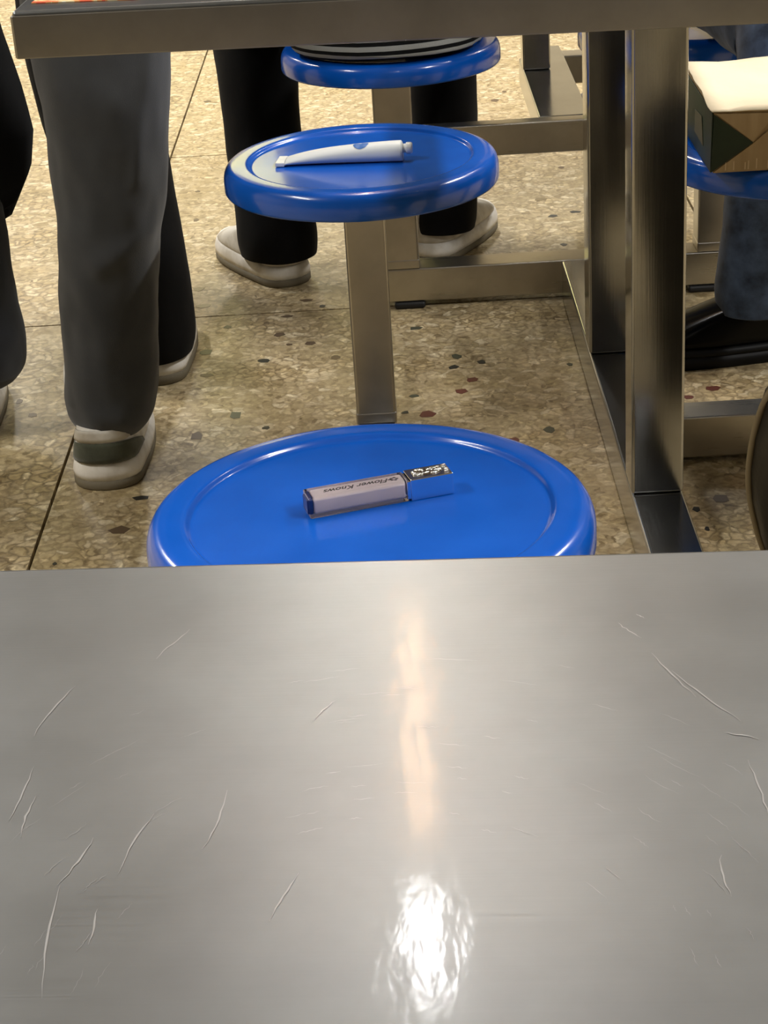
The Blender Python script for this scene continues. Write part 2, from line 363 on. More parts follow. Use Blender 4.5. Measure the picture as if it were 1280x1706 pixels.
# scratches on the near table, wear marks with a shape of their own
SCR = [(-0.1023, 0.423, -0.0951, 0.4445), (-0.0993, 0.3763, -0.1015, 0.4229), (-0.0906, 0.3967, -0.0901, 0.4116), (-0.1159, 0.4463, -0.1149, 0.467), (-0.0875, 0.544, -0.0775, 0.5629), (-0.0342, 0.5, -0.0275, 0.5116), (0.0739, 0.5307, 0.0839, 0.5021), (0.0724, 0.5567, 0.075, 0.5535), (0.0789, 0.5188, 0.0951, 0.4872), (0.0931, 0.4662, 0.0938, 0.4376), (-0.1209, 0.5, -0.1118, 0.5293), (-0.0438, 0.4027, -0.0365, 0.4228), (0.0657, 0.5513, 0.0723, 0.5406), (0.0776, 0.421, 0.0776, 0.4027), (-0.1209, 0.4555, -0.1182, 0.4831), (0.0887, 0.4812, 0.0986, 0.4769), (-0.0863, 0.427, -0.0791, 0.4547), (-0.0638, 0.4361, -0.0589, 0.4649)]
bm = bmesh.new(); rs = random.Random(3)
def hair_scratch(x0, y0, x1, y1, wd):
    dx, dy = x1 - x0, y1 - y0; ln = math.hypot(dx, dy); nx, ny = -dy / ln, dx / ln; bend = rs.uniform(-.05, .05) * ln; up = []; dn = []
    for k in range(9):
        t = k / 8; o_ = bend * 4 * t * (1 - t) + rs.uniform(-.0003, .0003); hw = wd * math.sin(PI * min(max(t, .04), .96)) * rs.uniform(.5, 1)
        px, py = x0 + dx * t + nx * o_, y0 + dy * t + ny * o_
        up.append(bm.verts.new((px + nx * hw, py + ny * hw, 0))); dn.append(bm.verts.new((px - nx * hw, py - ny * hw, 0)))
    for k in range(8): bm.faces.new((up[k], up[k + 1], dn[k + 1], dn[k]))
ca, sa = math.cos(math.radians(3.5)), math.sin(math.radians(3.5))
for x0, y0, x1, y1 in SCR:
    q = []
    for x, y in ((x0, y0), (x1, y1)):
        y -= .6085; q += [x * ca - y * sa, x * sa + y * ca]
    hair_scratch(*q, .00034)
for k in range(90):      # fine wiping marks around the resting place of trays
    a = rs.uniform(.2, PI - .2); rad = rs.uniform(.07, .15); x = rad * math.cos(a) * 1.0; y = -.25 + rad * math.sin(a) * 1.2; da = rs.uniform(.03, .12)
    x2 = rad * math.cos(a + da); y2 = -.25 + rad * math.sin(a + da) * 1.2
    if y < -.01 and y2 < -.01: hair_scratch(x, y, x2, y2, rs.uniform(.00005, .00010))
so = obj('scratch_marks', bm, 'scratch', nt, False, loc=(0, 0, TZ + .00012)); so['kind'] = 'stuff'

# second table: its top, two posts on a floor rail, arms out to the stools
t2 = thing('steel_table', 'steel canteen table whose edge crosses the top of view', 'table', (0, 1.6925, 0), 0)
t2t = thing('top_frame', None, None, (0, 0, 0), math.radians(-3.1)); t2t.parent = t2
FR = []
def t2part(name, b, m, bev=.003): return bobj(name, (b[0], b[1], b[2] - 1.6925, b[3] - 1.6925, b[4], b[5]), m, t2, bev)
table_top(t2t, -.332, .98, 0, .49, TZ, .042)
t2part('leg', (.271, .335, 2.125, 2.189, .0700, TZ - .045), 'frame_steel', .004)
t2part('leg', (.271, .335, 2.610, 2.674, .0700, TZ - .045), 'frame_steel', .004)
t2part('top_beam', (.275, .331, 1.78, 2.674, TZ - .0445, TZ - .0345), 'edge_steel')
t2part('floor_rail', (.271, .335, 1.80, 3.05, .004, .070), 'rail_steel', .004)
t2part('floor_rail', (-.071, -.016, 1.34, 2.46, .004, .068), 'rail_steel', .004)
t2part('cross_tie', (-.016, .271, 1.80, 1.86, .006, .066), 'arm_steel')
t2part('stool_arm', (-.032, .66, 3.052, 3.110, .012, .070), 'arm_steel')
t2part('stool_arm', (.335, .605, 2.361, 2.417, .008, .068), 'arm_steel')
for x, y in ((-.012, 3.055), (.485, 3.055)):
    f = t2part('rubber_foot', (x, x + .052, y - .006, y + .05, 0, .0118), 'rubber', .004)
t2part('rubber_foot', (.28, .326, 1.82, 1.87, -.0, .004), 'rubber', .001)
# third table behind, on a raised foot frame
t3 = thing('steel_table', 'steel table frame farther back with raised foot bar', 'table', (.35, 3.2, 0))
def t3part(name, b, m, bev=.003): return bobj(name, (b[0] - .35, b[1] - .35, b[2] - 3.2, b[3] - 3.2, b[4], b[5]), m, t3, bev)
t3part('support_post', (.336, .386, 3.1115, 3.162, 0, .300), 'frame_steel')
t3part('leg', (.86, .91, 3.70, 3.75, 0, TZ - .043), 'frame_steel')
t3part('leg', (.243, .293, 3.452, 3.502, .3005, TZ - .045), 'frame_steel')
t3part('foot_bar', (.036, .386, 3.080, 3.111, .247, .300), 'arm_steel')
t3part('foot_rail', (.243, .328, 3.112, 3.56, .250, .300), 'rail_steel')
t3part('foot_bar', (.328, .80, 3.60, 3.65, .236, .290), 'arm_steel')
t3part('foot_rail', (.29, .328, 3.561, 3.66, .240, .298), 'rail_steel')
t3t = thing('top_frame', None, None, (-.35, .30, 0)); t3t.parent = t3
table_top(t3t, -.20, .98, 0, .5, TZ, .042)

# ------------------------------------------------------------------ stools
SR = .182; SZ = .426
def seat_mesh():
    R = SR; t = .035
    prof = [(0, -.0052), (R * .785, -.0052), (R * .797, -.0050), (R * .805, -.0042), (R * .811, -.0030), (R * .816, -.0016), (R * .822, -.0006), (R * .832, -.0001), (R * .845, 0), (R * .90, 0), (R * .935, -.0004), (R * .958, -.0017),
            (R * .976, -.0044), (R * .989, -.0085), (R * .997, -.0135), (R, -.019), (R * 1.0, -t + .003), (R * .992, -t), (R * .95, -t - .001), (R * .93, -t + .006), (0, -t + .008)]
    return lathe(prof, 128)
stool_n = []
def stool(label, x, y, post, group='blue stools fixed to the steel frames', foot=False):
    s = thing('stool', label, 'stool', (x, y, 0), 0, group)
    if not stool_n:
        seat = obj('seat', seat_mesh(), 'seat_blue', s, loc=(0, 0, SZ)); stool_n.append(seat.data)
    else:
        seat = bpy.data.objects.new('seat', stool_n[0]); COL.objects.link(seat); seat.parent = s; seat.location = (0, 0, SZ)
    seat.rotation_euler = (0, 0, random.random() * 6)
    px0, px1, py0, py1, z0 = post
    bobj('post', (px0 - x, px1 - x, py0 - y, py1 - y, z0, SZ - .031), 'post_steel', s, .004)
    bobj('seat_plate', (-.07, .07, -.07, .07, SZ - .0312, SZ - .027), 'edge_steel', s, .002)
    bobj('weld_collar', (px0 - x - .0008, px1 - x + .0008, py0 - y - .0008, py1 - y + .0008, z0, z0 + .016), 'post_steel', s, .002)
    return s
stool('blue round stool nearest the viewer, with a lipstick on it', -.035, 1.385, (-.072, -.016, 1.36, 1.416, .0682))
stool('blue round stool in the middle, with a white tube on it', -.044, 2.462, (-.070, -.016, 2.400, 2.458, .0682))
stool('blue round stool behind, under the person in the striped sweater', .004, 3.165, (-.030, .033, 3.052, 3.110, .0702))
stool('blue round stool at the right carrying a paper bag', .530, 2.440, (.555, .605, 2.362, 2.416, .0682))
stool('blue round stool at far right, under the person in jeans', .50, 3.20, (.50, .556, 3.054, 3.108, .0702))

# ------------------------------------------------------------------ lipstick on the near stool
LZ = SZ - .0051
lp = thing('lipstick', 'square lipstick in a clear case with an embossed silver cap', 'lipstick', (-.083, 1.378, LZ), math.radians(16.3))
wd, ht, l0, l1 = .0205, .0185, .084, .122
bm = box(0, l0, 0, wd, 0, ht)
case = flatten_normals(obj('clear_case', bm, 'case_clear', lp, True, .0012, 2))
core = flatten_normals(obj('core', box(.004, l0 - .002, .0026, wd - .0026, .0028, ht - .0022), 'lip_core', lp, True, .0022, 3))
flatten_normals(obj('end_plug', box(-.0012, .0036, .003, wd - .003, .003, ht - .003), 'plug_navy', lp, True, .0006, 1))
flatten_normals(obj('collar', box(l0 - .0015, l0 + .003, .0012, wd - .0012, .0012, ht - .0012), 'chrome', lp, True, .0006, 2))
cap = flatten_normals(obj('cap', box(l0 + .0015, l1, -.0005, wd + .0005, 0, ht + .0006), 'chrome', lp, True, .0009, 2, label='mirror silver cap with embossed flower relief'))
# embossed relief on the cap: a dark sunken oval bed with silver leaves and blossoms
bm = bmesh.new(); n = 24
loft([[(l0 + .019 + .0125 * math.cos(2 * PI * k / n), wd / 2 + .0062 * math.sin(2 * PI * k / n), z) for k in range(n)] for z in (ht + .0003, ht + .0009)], bm)
obj('relief_bed', bm, 'relief_dark', cap, False)
rs = random.Random(5); bm = bmesh.new()
for k in range(26):
    px = l0 + .019 + rs.uniform(-.012, .012); py = wd / 2 + rs.uniform(-.0052, .0052); sc = rs.uniform(.0009, .0022)
    bmesh.ops.create_icosphere(bm, subdivisions=2, radius=1, matrix=Matrix.Translation((px, py, ht + .0010)) @ Matrix.Rotation(rs.random() * 6, 4, 'Z') @ Matrix.Diagonal((sc * 1.6, sc * .8, .0012, 1)))
for k in range(4):
    bmesh.ops.create_icosphere(bm, subdivisions=2, radius=1, matrix=Matrix.Translation((l1 - .004 + .001 * (k % 2), .004 + k * .004, ht + .001)) @ Matrix.Diagonal((.0022, .0015, .0016, 1)))
ro = obj('relief', bm, 'chrome', cap)
# lettering, reads from the far side of the stool
def text_mesh(name, body, size, m, parent, loc, rot, shear=0.0, sx=1.0, ext=.00004):
    cu = bpy.data.curves.new(name, 'FONT'); cu.body = body; cu.size = size; cu.shear = shear; cu.align_x = 'CENTER'; cu.align_y = 'CENTER'; cu.extrude = ext; cu.offset = size * .018
    to = bpy.data.objects.new(name, cu); COL.objects.link(to)
    dg = bpy.context.evaluated_depsgraph_get(); me = bpy.data.meshes.new_from_object(to.evaluated_get(dg))
    bpy.data.objects.remove(to); me.materials.clear(); me.materials.append(MATS[m])
    o = bpy.data.objects.new(name, me); COL.objects.link(o); o.parent = parent; o.location = loc; o.rotation_euler = rot; o.scale = (sx, 1, 1)
    return o
text_mesh('lettering', 'Flower Knows', .0092, 'ink', core, (.043, wd / 2, ht - .0021), (0, 0, PI), .45, 1.0)
bm = bmesh.new()       # little printed flower emblem
for k in range(5):
    a = 2 * PI * k / 5
    loft([[(.0745 + .0024 * math.cos(a) + .0015 * math.cos(q * PI / 4), wd / 2 + .0024 * math.sin(a) + .0012 * math.sin(q * PI / 4), z) for q in range(8)] for z in (ht - .00215, ht - .00205)], bm)
loft([[(x_, wd / 2 + y_, z) for x_, y_ in ((.069, -.0005), (.0725, -.0012), (.0725, .0012), (.069, .0005))] for z in (ht - .00215, ht - .00205)], bm)
obj('emblem', bm, 'ink', core, False)

# ------------------------------------------------------------------ white tube on the middle stool
tb = thing('squeeze_tube', 'white plastic squeeze tube lying on the middle blue stool', 'tube', (-.151, 2.464, SZ - .0051), math.radians(-7))
rows = []
for s, hz, wy in ((0, .0030, .0175), (.010, .0032, .0175), (.0105, .0040, .0172), (.03, .0068, .0168), (.06, .0096, .0160), (.10, .0118, .0148), (.14, .0132, .0140), (.160, .0136, .0138), (.163, .0132, .0134), (.1645, .0115, .0117)):
    rows.append((s, hz, wy))
S = smooth_path(rows, 4); n = 36
obj('tube_body', loft([[(s, wy * math.cos(2 * PI * k / n), .0137 * min(1, hz / .0136 * .55 + .45) * (hz / .0136) ** .15 * .98 - .0137 * .98 * min(1, hz / .0136 * .55 + .45) * (hz / .0136) ** .15 + hz + hz * math.sin(2 * PI * k / n)) for k in range(n)] for s, hz, wy in S]), 'tube_white', tb)
bobj('crimp', (-.003, .009, -.0178, .0178, .0004, .0060), 'tube_cap', tb, .0012)
bm = lathe([(0, 0), (.0058, 0), (.0058, .0045), (.0072, .0052), (.0076, .0065), (.0076, .0115), (.0066, .0130), (0, .0130)], 28)
bmesh.ops.rotate(bm, verts=bm.verts, cent=(0, 0, 0), matrix=Matrix.Rotation(PI / 2, 3, 'Y'))
bmesh.ops.translate(bm, verts=bm.verts, vec=(.1640, 0, .0170)); obj('nozzle_cap', bm, 'tube_cap', tb)
bm = bmesh.new()       # blue half-round print at the upper edge, wrapped over the wall
def tube_pt(s, a, off):
    hz = next(r[1] for r in S if r[0] >= s); wy = next(r[2] for r in S if r[0] >= s)
    return (s, (wy + off) * math.cos(a), hz + (hz + off) * math.sin(a))
g = []
for i in range(9):
    s = .100 + .020 * i / 8; half = math.sqrt(max(0, 1 - ((i - 4) / 4.2) ** 2)) * .80
    g.append([bm.verts.new(tube_pt(s, PI * 1.5 - PI + 0.10 + half * (j / 4), .0002)) for j in range(5)])
for a, b in zip(g, g[1:]):
    for j in range(4): bm.faces.new((a[j], a[j + 1], b[j + 1], b[j]))
obj('printed_mark', bm, 'print_blue', tb)

# ------------------------------------------------------------------ paper bag on the right stool
kb = thing('paper_bag', 'folded kraft paper bag with dark green side on blue stool', 'paper bag', (.387, 2.283, SZ + .0006))
NX, NY = 12, 14; bw, bd, bh = .26, .215, .075
def crumple(x, y, z, amp): 
    v = noise.noise_vector(Vector((x * 14, y * 14, z * 14 + 3))) ; return Vector((x, y, z)) + v * amp
# body: kraft box, its upper panel sags and creases
bm = bmesh.new(); top = []; bot = []
for j in range(NY + 1):
    rt = []; rb = []
    for i in range(NX + 1):
        u, v_ = i / NX, j / NY; x = bw * u + .004 * (1 - u); y = bd * v_
        edge = min(u, 1 - u, v_, 1 - v_)
        z = bh + .004 * v_ - (.006 * math.sin(PI * u) * math.sin(PI * v_)) + .007 * noise.noise(Vector((x * 18, y * 18, 2)))
        rt.append(bm.verts.new((x, y, z))); rb.append(bm.verts.new((x, y, 0)))
    top.append(rt); bot.append(rb)
for j in range(NY):
    for i in range(NX):
        bm.faces.new((bot[j][i], bot[j + 1][i], bot[j + 1][i + 1], bot[j][i + 1]))
for a, b in ((0, 0), (NY, NY)):
    for i in range(NX): bm.faces.new((top[a][i], top[a][i + 1], bot[a][i + 1], bot[a][i]))
for i in (0, NX):
    for j in range(NY): bm.faces.new((top[j][i], top[j + 1][i], bot[j + 1][i], bot[j][i]))
for j in range(NY):
    for i in range(NX): bm.faces.new((top[j][i], top[j][i + 1], top[j + 1][i + 1], top[j + 1][i]))
obj('bag_body', bm, 'kraft', kb, False)
bm = bmesh.new(); g = []
for j in range(NY + 1):
    r_ = []
    for i in range(NX + 1):
        u, v_ = i / NX, j / NY; x = (bw + .006) * u + .001; y = -.003 + (bd + .003) * v_
        z = bh + .0025 + .012 * v_ - .006 * math.sin(PI * u) * math.sin(PI * v_) + .007 * noise.noise(Vector((x * 18, y * 18, 2))) + .0015 * noise.noise(Vector((x * 50, y * 50, 5)))
        r_.append(bm.verts.new((x, y, z)))
    g.append(r_)
for a, b in zip(g, g[1:]):
    for i in range(NX): bm.faces.new((a[i], a[i + 1], b[i + 1], b[i]))
po = obj('upper_panel', bm, 'kraft_pale', kb, True); sm = po.modifiers.new('thick', 'SOLIDIFY'); sm.thickness = .0012; sm.offset = -1
def slab(name, pts, m, parent, off):      # thin folded sheet from a polygon and an offset direction
    bm = bmesh.new(); loft([[Vector(p) for p in pts], [Vector(p) + Vector(off) for p in pts]], bm); return obj(name, bm, m, parent, False)
slab('green_side', [(.0022, 0, .001), (.0022, bd, .001), (.0035, bd, bh + .002), (.0035, 0, bh - .001)], 'print_green', kb, (-.0018, 0, 0))
slab('green_corner_fold', [(.0008, -.0006, .001), (.052, -.0006, .036), (.004, -.0006, bh - .002)], 'print_green', kb, (0, -.0014, 0))
slab('upper_fold', [(.006, -.0006, bh - .001), (.052, -.0006, .037), (.078, -.0006, bh - .004)], 'kraft', kb, (0, -.0022, 0))
slab('lower_fold', [(.004, -.0006, .001), (.053, -.0006, .0355), (.085, -.0006, .062), (.12, -.0006, .062), (.25, -.0006, .001)], 'kraft', kb, (0, -.0010, 0))
for x, h in ((.018, .010), (.028, .011), (.042, .009), (.046, .011), (.056, .013), (.070, .010), (.084, .012)):
    slab('glue_mark', [(x, -.0017, .003), (x + .0016, -.0017, .003), (x + .0018, -.0017, .003 + h), (x + .0004, -.0017, .003 + h)], 'glue', kb, (0, -.0003, 0))
slab('cream_print', [(.0003, .055, .02), (.0003, .12, .022), (.0006, .12, .05), (.0006, .07, .054)], 'print_cream', kb, (-.0004, 0, 0))

# ------------------------------------------------------------------ menu sheet on the second table
ms = thing('menu_sheet', 'printed menu sheet lying on the corner of the far tabletop', 'menu', (-.318, 1.742, TZ), math.radians(-7))
bm = box(0, .098, 0, .17, .0002, .0012); obj('paper', bm, 'menu_print', ms, False)

# ------------------------------------------------------------------ shoes
def shoe_parts(parent, heel, yaw, length=.27, width=.098, upper='shoe_white', mid='shoe_white', sole='sole_taupe', tabm=None, shaft=.085, solet=.014, midt=.024, low=False, laces=True, stud=False):
    """heel = ground point under the heel's rear, yaw = toe direction"""
    s = thing('shoe', None, None, heel, yaw); s.parent = parent
    Lh, Wd = length, width
    def half(t):          # half width along the sole, t from heel 0 to toe 1
        return Wd * .5 * (.84 + .16 * math.sin(PI * min(1, t * 1.05) ** 1.3)) * min(1, (1 - (1 - min(t, .16) / .16) ** 2.4)) ** .5 * (1 - max(0, (t - .80) / .20) ** 2.4) ** .5
    ts = [0, .006, .02, .045, .08, .13, .2, .3, .4, .5, .6, .7, .78, .85, .9, .94, .97, .99, 1]
    def outline(s0=1.0, z=0, t0=0.0, t1=1.0, grow=0.0, zf=None):
        L_, R_ = [], []
        for t in ts:
            x = (t0 + (t1 - t0) * t) * Lh; hw = half(t) * s0 + (grow if 0 < t < 1 else 0)
            x += grow * (2 * t - 1); zz = z if zf is None else zf(t)
            L_.append((x, hw, zz)); R_.append((x, -hw, zz))
        return L_ + R_[::-1][1:-1] if True else None
    spring = lambda z: (lambda t: z + .010 * max(0, (t - .72) / .28) ** 2)
    z1, z2 = solet, solet + midt
    obj('outsole', loft([outline(.97, 0, zf=spring(0)), outline(1.0, 0, grow=.001, zf=spring(.003)), outline(1.0, 0, grow=.001, zf=spring(z1))]), sole, s)
    if midt > 0:
        obj('midsole', loft([outline(1, 0, grow=.0005, zf=spring(z1)), outline(1, 0, grow=.0012, zf=spring(z1 + midt * .4)), outline(1, 0, grow=-.0015, zf=spring(z2 - .003)), outline(.96, 0, grow=-.003, zf=spring(z2))]), mid, s)
    rings = []
    H = shaft
    for k in range(11):
        q = k / 10; z = z2 + (H - z2) * q
        front = 1 - .60 * q ** (1.5 if not low else 1.6)
        rings.append(outline(.95 - .26 * q ** 1.2, z, .006 + .012 * q - .01 * math.sin(PI * q), front, zf=None) if q > 0 else outline(.96, z2, .004, 1, grow=-.003, zf=spring(z2 - .001)))
    obj('upper', loft(rings), upper, s)
    if tabm:
        def band(t, q, o):       # wrap round the heel
            z = z2 + (H - z2) * q; sc = .95 - .26 * q ** 1.2; t0 = .006 + .012 * q - .01 * math.sin(PI * q); front = 1 - .60 * q ** 1.5
            x = (t0 + (front - t0) * abs(t)) * Lh; hw = half(abs(t)) * sc + (o if abs(t) > 0 else 0)
            return (x - o, math.copysign(hw, t) if t else 0, z)
        seq = [-.34, -.27, -.2, -.14, -.09, -.05, -.02, -.006, 0, .006, .02, .05, .09, .14, .2, .27, .34]
        bm = bmesh.new(); g = []
        for q in (.04, .18, .34, .5, .62):
            g.append([bm.verts.new(band(t, .04 + (q - .04) * (1 - .75 * (abs(t) / .34) ** 2 + .0), .0016)) for t in seq])
        for a, b in zip(g, g[1:]):
            for i in range(len(seq) - 1): bm.faces.new((a[i], a[i + 1], b[i + 1], b[i]))
        ho = obj('heel_panel', bm, tabm, s); ho.modifiers.new('thick', 'SOLIDIFY').thickness = .0012
        g = []; bm = bmesh.new()
        for q in (.66, .76, .88, .97):
            g.append([bm.verts.new(band(t, q, .0022)) for t in seq[3:-3]])
        for a, b in zip(g, g[1:]):
            for i in range(len(seq) - 7): bm.faces.new((a[i], a[i + 1], b[i + 1], b[i]))
        ho = obj('heel_collar', bm, 'shoe_offwhite', s); ho.modifiers.new('thick', 'SOLIDIFY').thickness = .002
    if laces:
        for k in range(4):
            t = .50 + .07 * k; zz = z2 + (H - z2) * (.86 - .17 * k) + .003
            obj('lace', tube([(t * Lh, -.022, zz - .006, .0025, .0018), (t * Lh + .003, 0, zz, .0025, .0018), (t * Lh, .022, zz - .006, .0025, .0018)], 8, 4), 'shoe_offwhite', s)
    if low:
        zz = z2 + (H - z2) * .50
        obj('saddle_strap', tube([(.50 * Lh, -.042, z2 + .006, .014, .003), (.53 * Lh, -.024, zz + .004, .014, .003), (.54 * Lh, 0, zz + .012, .014, .003), (.53 * Lh, .024, zz + .004, .014, .003), (.50 * Lh, .042, z2 + .006, .014, .003)], 10, 4), upper, s)
    if stud:
        bm = bmesh.new(); bmesh.ops.create_uvsphere(bm, u_segments=12, v_segments=8, radius=.0045, matrix=Matrix.Translation((.46 * Lh, stud, z2 + (H - z2) * .62)))
        obj('silver_stud', bm, 'chrome', s)
    return s

# ------------------------------------------------------------------ people
def body_mesh(parent, rows_list, head, face, skin='skin'):
    """limbs, trunk, neck and head fused to one continuous surface; face = unit vector the head looks along"""
    bm = bmesh.new()
    for r in rows_list: tube(r, 16, 4, bm)
    hx, hy, hz = head; f = Vector(face).normalized(); side = Vector((-f.y, f.x, 0))
    M = Matrix(((side.x, f.x, 0, hx), (side.y, f.y, 0, hy), (0, 0, 1, hz), (0, 0, 0, 1)))
    def ball(x, y, z, sx, sy, sz, sub=3): bmesh.ops.create_icosphere(bm, subdivisions=sub, radius=1, matrix=M @ Matrix.Translation((x, y, z)) @ Matrix.Diagonal((sx, sy, sz, 1)))
    ball(0, 0, .02, .076, .093, .100); ball(0, .025, -.055, .052, .060, .060); ball(0, .096, -.012, .012, .018, .026, 2)
    ball(0, .078, -.062, .024, .012, .010, 2); ball(.078, -.005, -.01, .008, .018, .030, 2); ball(-.078, -.005, -.01, .008, .018, .030, 2)
    o = obj('body', bm, skin, parent)
    rm = o.modifiers.new('fuse', 'REMESH'); rm.mode = 'VOXEL'; rm.voxel_size = .009; rm.use_smooth_shade = True
    sm = o.modifiers.new('soften', 'SMOOTH'); sm.iterations = 4
    for ex in (-.031, .031):
        e = bmesh.new(); bmesh.ops.create_uvsphere(e, u_segments=12, v_segments=8, radius=.011, matrix=M @ Matrix.Translation((ex, .083, .012))); obj('eye', e, 'shoe_white', o)
        e = bmesh.new(); bmesh.ops.create_uvsphere(e, u_segments=10, v_segments=6, radius=.006, matrix=M @ Matrix.Translation((ex, .0905, .012))); obj('pupil', e, 'ink', o)
    hb = bmesh.new(); bmesh.ops.create_icosphere(hb, subdivisions=4, radius=1, matrix=M @ Matrix.Translation((0, -.014, .034)) @ Matrix.Diagonal((.088, .101, .104, 1)))
    bmesh.ops.delete(hb, geom=[v for v in hb.verts if (M.inverted() @ v.co).y > .045 and (M.inverted() @ v.co).z < .075 or (M.inverted() @ v.co).z < -.05], context='VERTS')
    h = obj('hair', hb, 'hair', parent); h.modifiers.new('thick', 'SOLIDIFY').thickness = .012
    return o
def fingers(wrist, d, out):
    """five short chains from the palm; d = pointing direction, out = side of the thumb"""
    w_ = Vector(wrist); d = Vector(d).normalized(); o_ = Vector(out).normalized(); nrm = d.cross(o_); rows = []
    rows.append([(*w_, .022, .026), (*(w_ + d * .05), .016, .040), (*(w_ + d * .085), .013, .040)])
    for k, ln in enumerate((.070, .078, .072, .056)):
        b = w_ + d * .08 + o_ * (.029 - .0195 * k)
        rows.append([(*b, .009, .009), (*(b + d * ln * .5 + nrm * .004), .0085, .0085), (*(b + d * ln + nrm * .016), .007, .007)])
    b = w_ + d * .03 + o_ * .03
    rows.append([(*b, .011, .011), (*(b + d * .030 + o_ * .018), .010, .010), (*(b + d * .055 + o_ * .022 + nrm * .01), .008, .008)])
    return rows
def standing(root, hip, face, top_m, legs, coat_hem, arms=False, coat_r=(.19, .135), hemc=None, h=1.0):
    """hip=(x,y), face yaw of the chest; legs: ankle points for the inner leg"""
    x, y = hip; c, s = math.cos(face), math.sin(face)      # chest looks along (c,s); left side = (-s,c)
    P_ = lambda fw, lt, z: (x + c * fw - s * lt, y + s * fw + c * lt, z * h)
    rows = [[(*P_(0, 0, .86), .15, .11), (*P_(0, 0, 1.02), .135, .10), (*P_(.01, 0, 1.2), .15, .11), (*P_(.0, 0, 1.36), .165, .10), (*P_(0, 0, 1.44), .09, .08)],
            [(*P_(0, 0, 1.42), .055, .055), (*P_(.01, 0, 1.56), .055, .058)]]
    ref = (-s, c, 0)
    for sg in (1, -1):
        sh = P_(0, sg * .18, 1.38); el, wr = (P_(-.02, sg * .19, 1.12), P_(.17, sg * .10, 1.08)) if arms else (P_(-.03, sg * .23, 1.10), P_(.06, sg * .22, .86))
        rows.append([(*sh, .055, .055), (*el, .042, .042), (*wr, .027, .024)])
        rows += fingers(wr, (s * sg, -c * sg, .1) if arms else Vector(wr) - Vector(el), (0, 0, 1) if arms else (c, s, -.2))
    for q in legs: rows.append([(r[0], r[1], r[2], min(r[3] * .62, .075), min(r[4] * .62, .075)) for r in q])
    body_mesh(root, rows, P_(.02, 0, 1.66), (c, s, 0))
    # jacket with sleeves
    hc = hemc or P_(0, 0, coat_hem)[:2]
    bm = tube([(*hc, coat_hem, coat_r[0] * .80, coat_r[1] * .80), (*hc, coat_hem + .015, coat_r[0] * .92, coat_r[1] * .92), (*hc, coat_hem + .06, coat_r[0], coat_r[1]), (*P_(0, 0, (coat_hem / h + 1.0) / 2), coat_r[0] * .98, coat_r[1]), (*P_(0, 0, 1.10), .175, .130), (*P_(0, 0, 1.28), .195, .130), (*P_(0, 0, 1.39), .18, .115), (*P_(0, 0, 1.45), .085, .085)], 36, 6, None, ref, .05, x)
    for sg in (1, -1):
        sh = Vector(P_(0, sg * .16, 1.38)); el, wr = (Vector(P_(-.02, sg * .19, 1.12)), Vector(P_(.16, sg * .11, 1.085))) if arms else (Vector(P_(-.03, sg * .23, 1.10)), Vector(P_(.05, sg * .22, .885)))
        tube([(*sh, .075, .075), (*((sh + el) / 2), .068, .068), (*el, .062, .062), (*wr, .05, .05)], 20, 5, bm, fold=.06, fseed=sg)
    obj('jacket', bm, top_m, root)
def trousers(root, rows_list, m, folds=.05, ref=(1, 0, 0), n=44, sub=8):
    bm = bmesh.new()
    for k, r in enumerate(rows_list): tube(r, n, sub, bm, ref, folds, k * 3.7 + r[0][0], True, .92)
    return obj('trousers', bm, m, root)

# person in charcoal sweatpants, back to the viewer, left of the frame
p1 = thing('person', 'person in charcoal sweatpants and white-green sneakers, back turned', 'person', (-.42, 2.5, 0))
def rel(root, rows): 
    l = root.location; return [tuple([r[0] - l.x, r[1] - l.y, *r[2:]]) for r in rows]
front = [(-.330, 2.52, .98, .13, .13), (-.350, 2.50, .80, .115, .11), (-.367, 2.47, .62, .094, .092), (-.370, 2.455, .52, .085, .085), (-.375, 2.45, .42, .075, .08), (-.384, 2.445, .34, .068, .078), (-.393, 2.445, .26, .066, .076),
         (-.402, 2.45, .18, .065, .076), (-.409, 2.455, .12, .064, .076), (-.413, 2.458, .094, .060, .074), (-.415, 2.46, .080, .052, .066)]
back_ = [(-.33, 2.54, .96, .12, .12), (-.365, 2.58, .70, .075, .085), (-.41, 2.64, .45, .055, .068), (-.436, 2.68, .25, .050, .058), (-.455, 2.672, .12, .044, .055), (-.459, 2.670, .085, .042, .05)]
p1t = trousers(p1, [rel(p1, front), rel(p1, back_), rel(p1, [(-.33, 2.53, .80, .14, .12), (-.33, 2.53, .92, .165, .125), (-.33, 2.53, 1.03, .155, .12)])], 'charcoal_cloth', .07, n=88, sub=12)
def crease(o, a, b, wid, hgt):          # pressed fold on the rear of the leg, between two (x, z) points
    ax, az = a; bx, bz = b; dx, dz = bx - ax, bz - az; ll = dx * dx + dz * dz
    for v in o.data.vertices:
        if v.co.y > -.035: continue
        t = ((v.co.x - ax) * dx + (v.co.z - az) * dz) / ll; t = min(1, max(0, t))
        d = math.hypot(v.co.x - ax - dx * t, v.co.z - az - dz * t)
        v.co.y -= hgt * math.exp(-(d / wid) ** 2)
crease(p1t, (.128, .62), (.088, .43), .008, .005); crease(p1t, (.10, .36), (.03, .325), .016, .008); crease(p1t, (-.035, .25), (-.04, .12), .008, .004); crease(p1t, (.0, .105), (.03, .10), .02, .006); crease(p1t, (.02, .56), (.06, .53), .03, .005)
standing(p1, (.09, .03), PI / 2, 'plain_sweater', [rel(p1, front), rel(p1, back_)], .92, True)
shoe_parts(p1, (-.421 + .42, 2.378 - 2.5, 0), math.radians(90), .236, .106, 'shoe_white', 'shoe_white', 'sole_taupe', 'suede_green', .090)
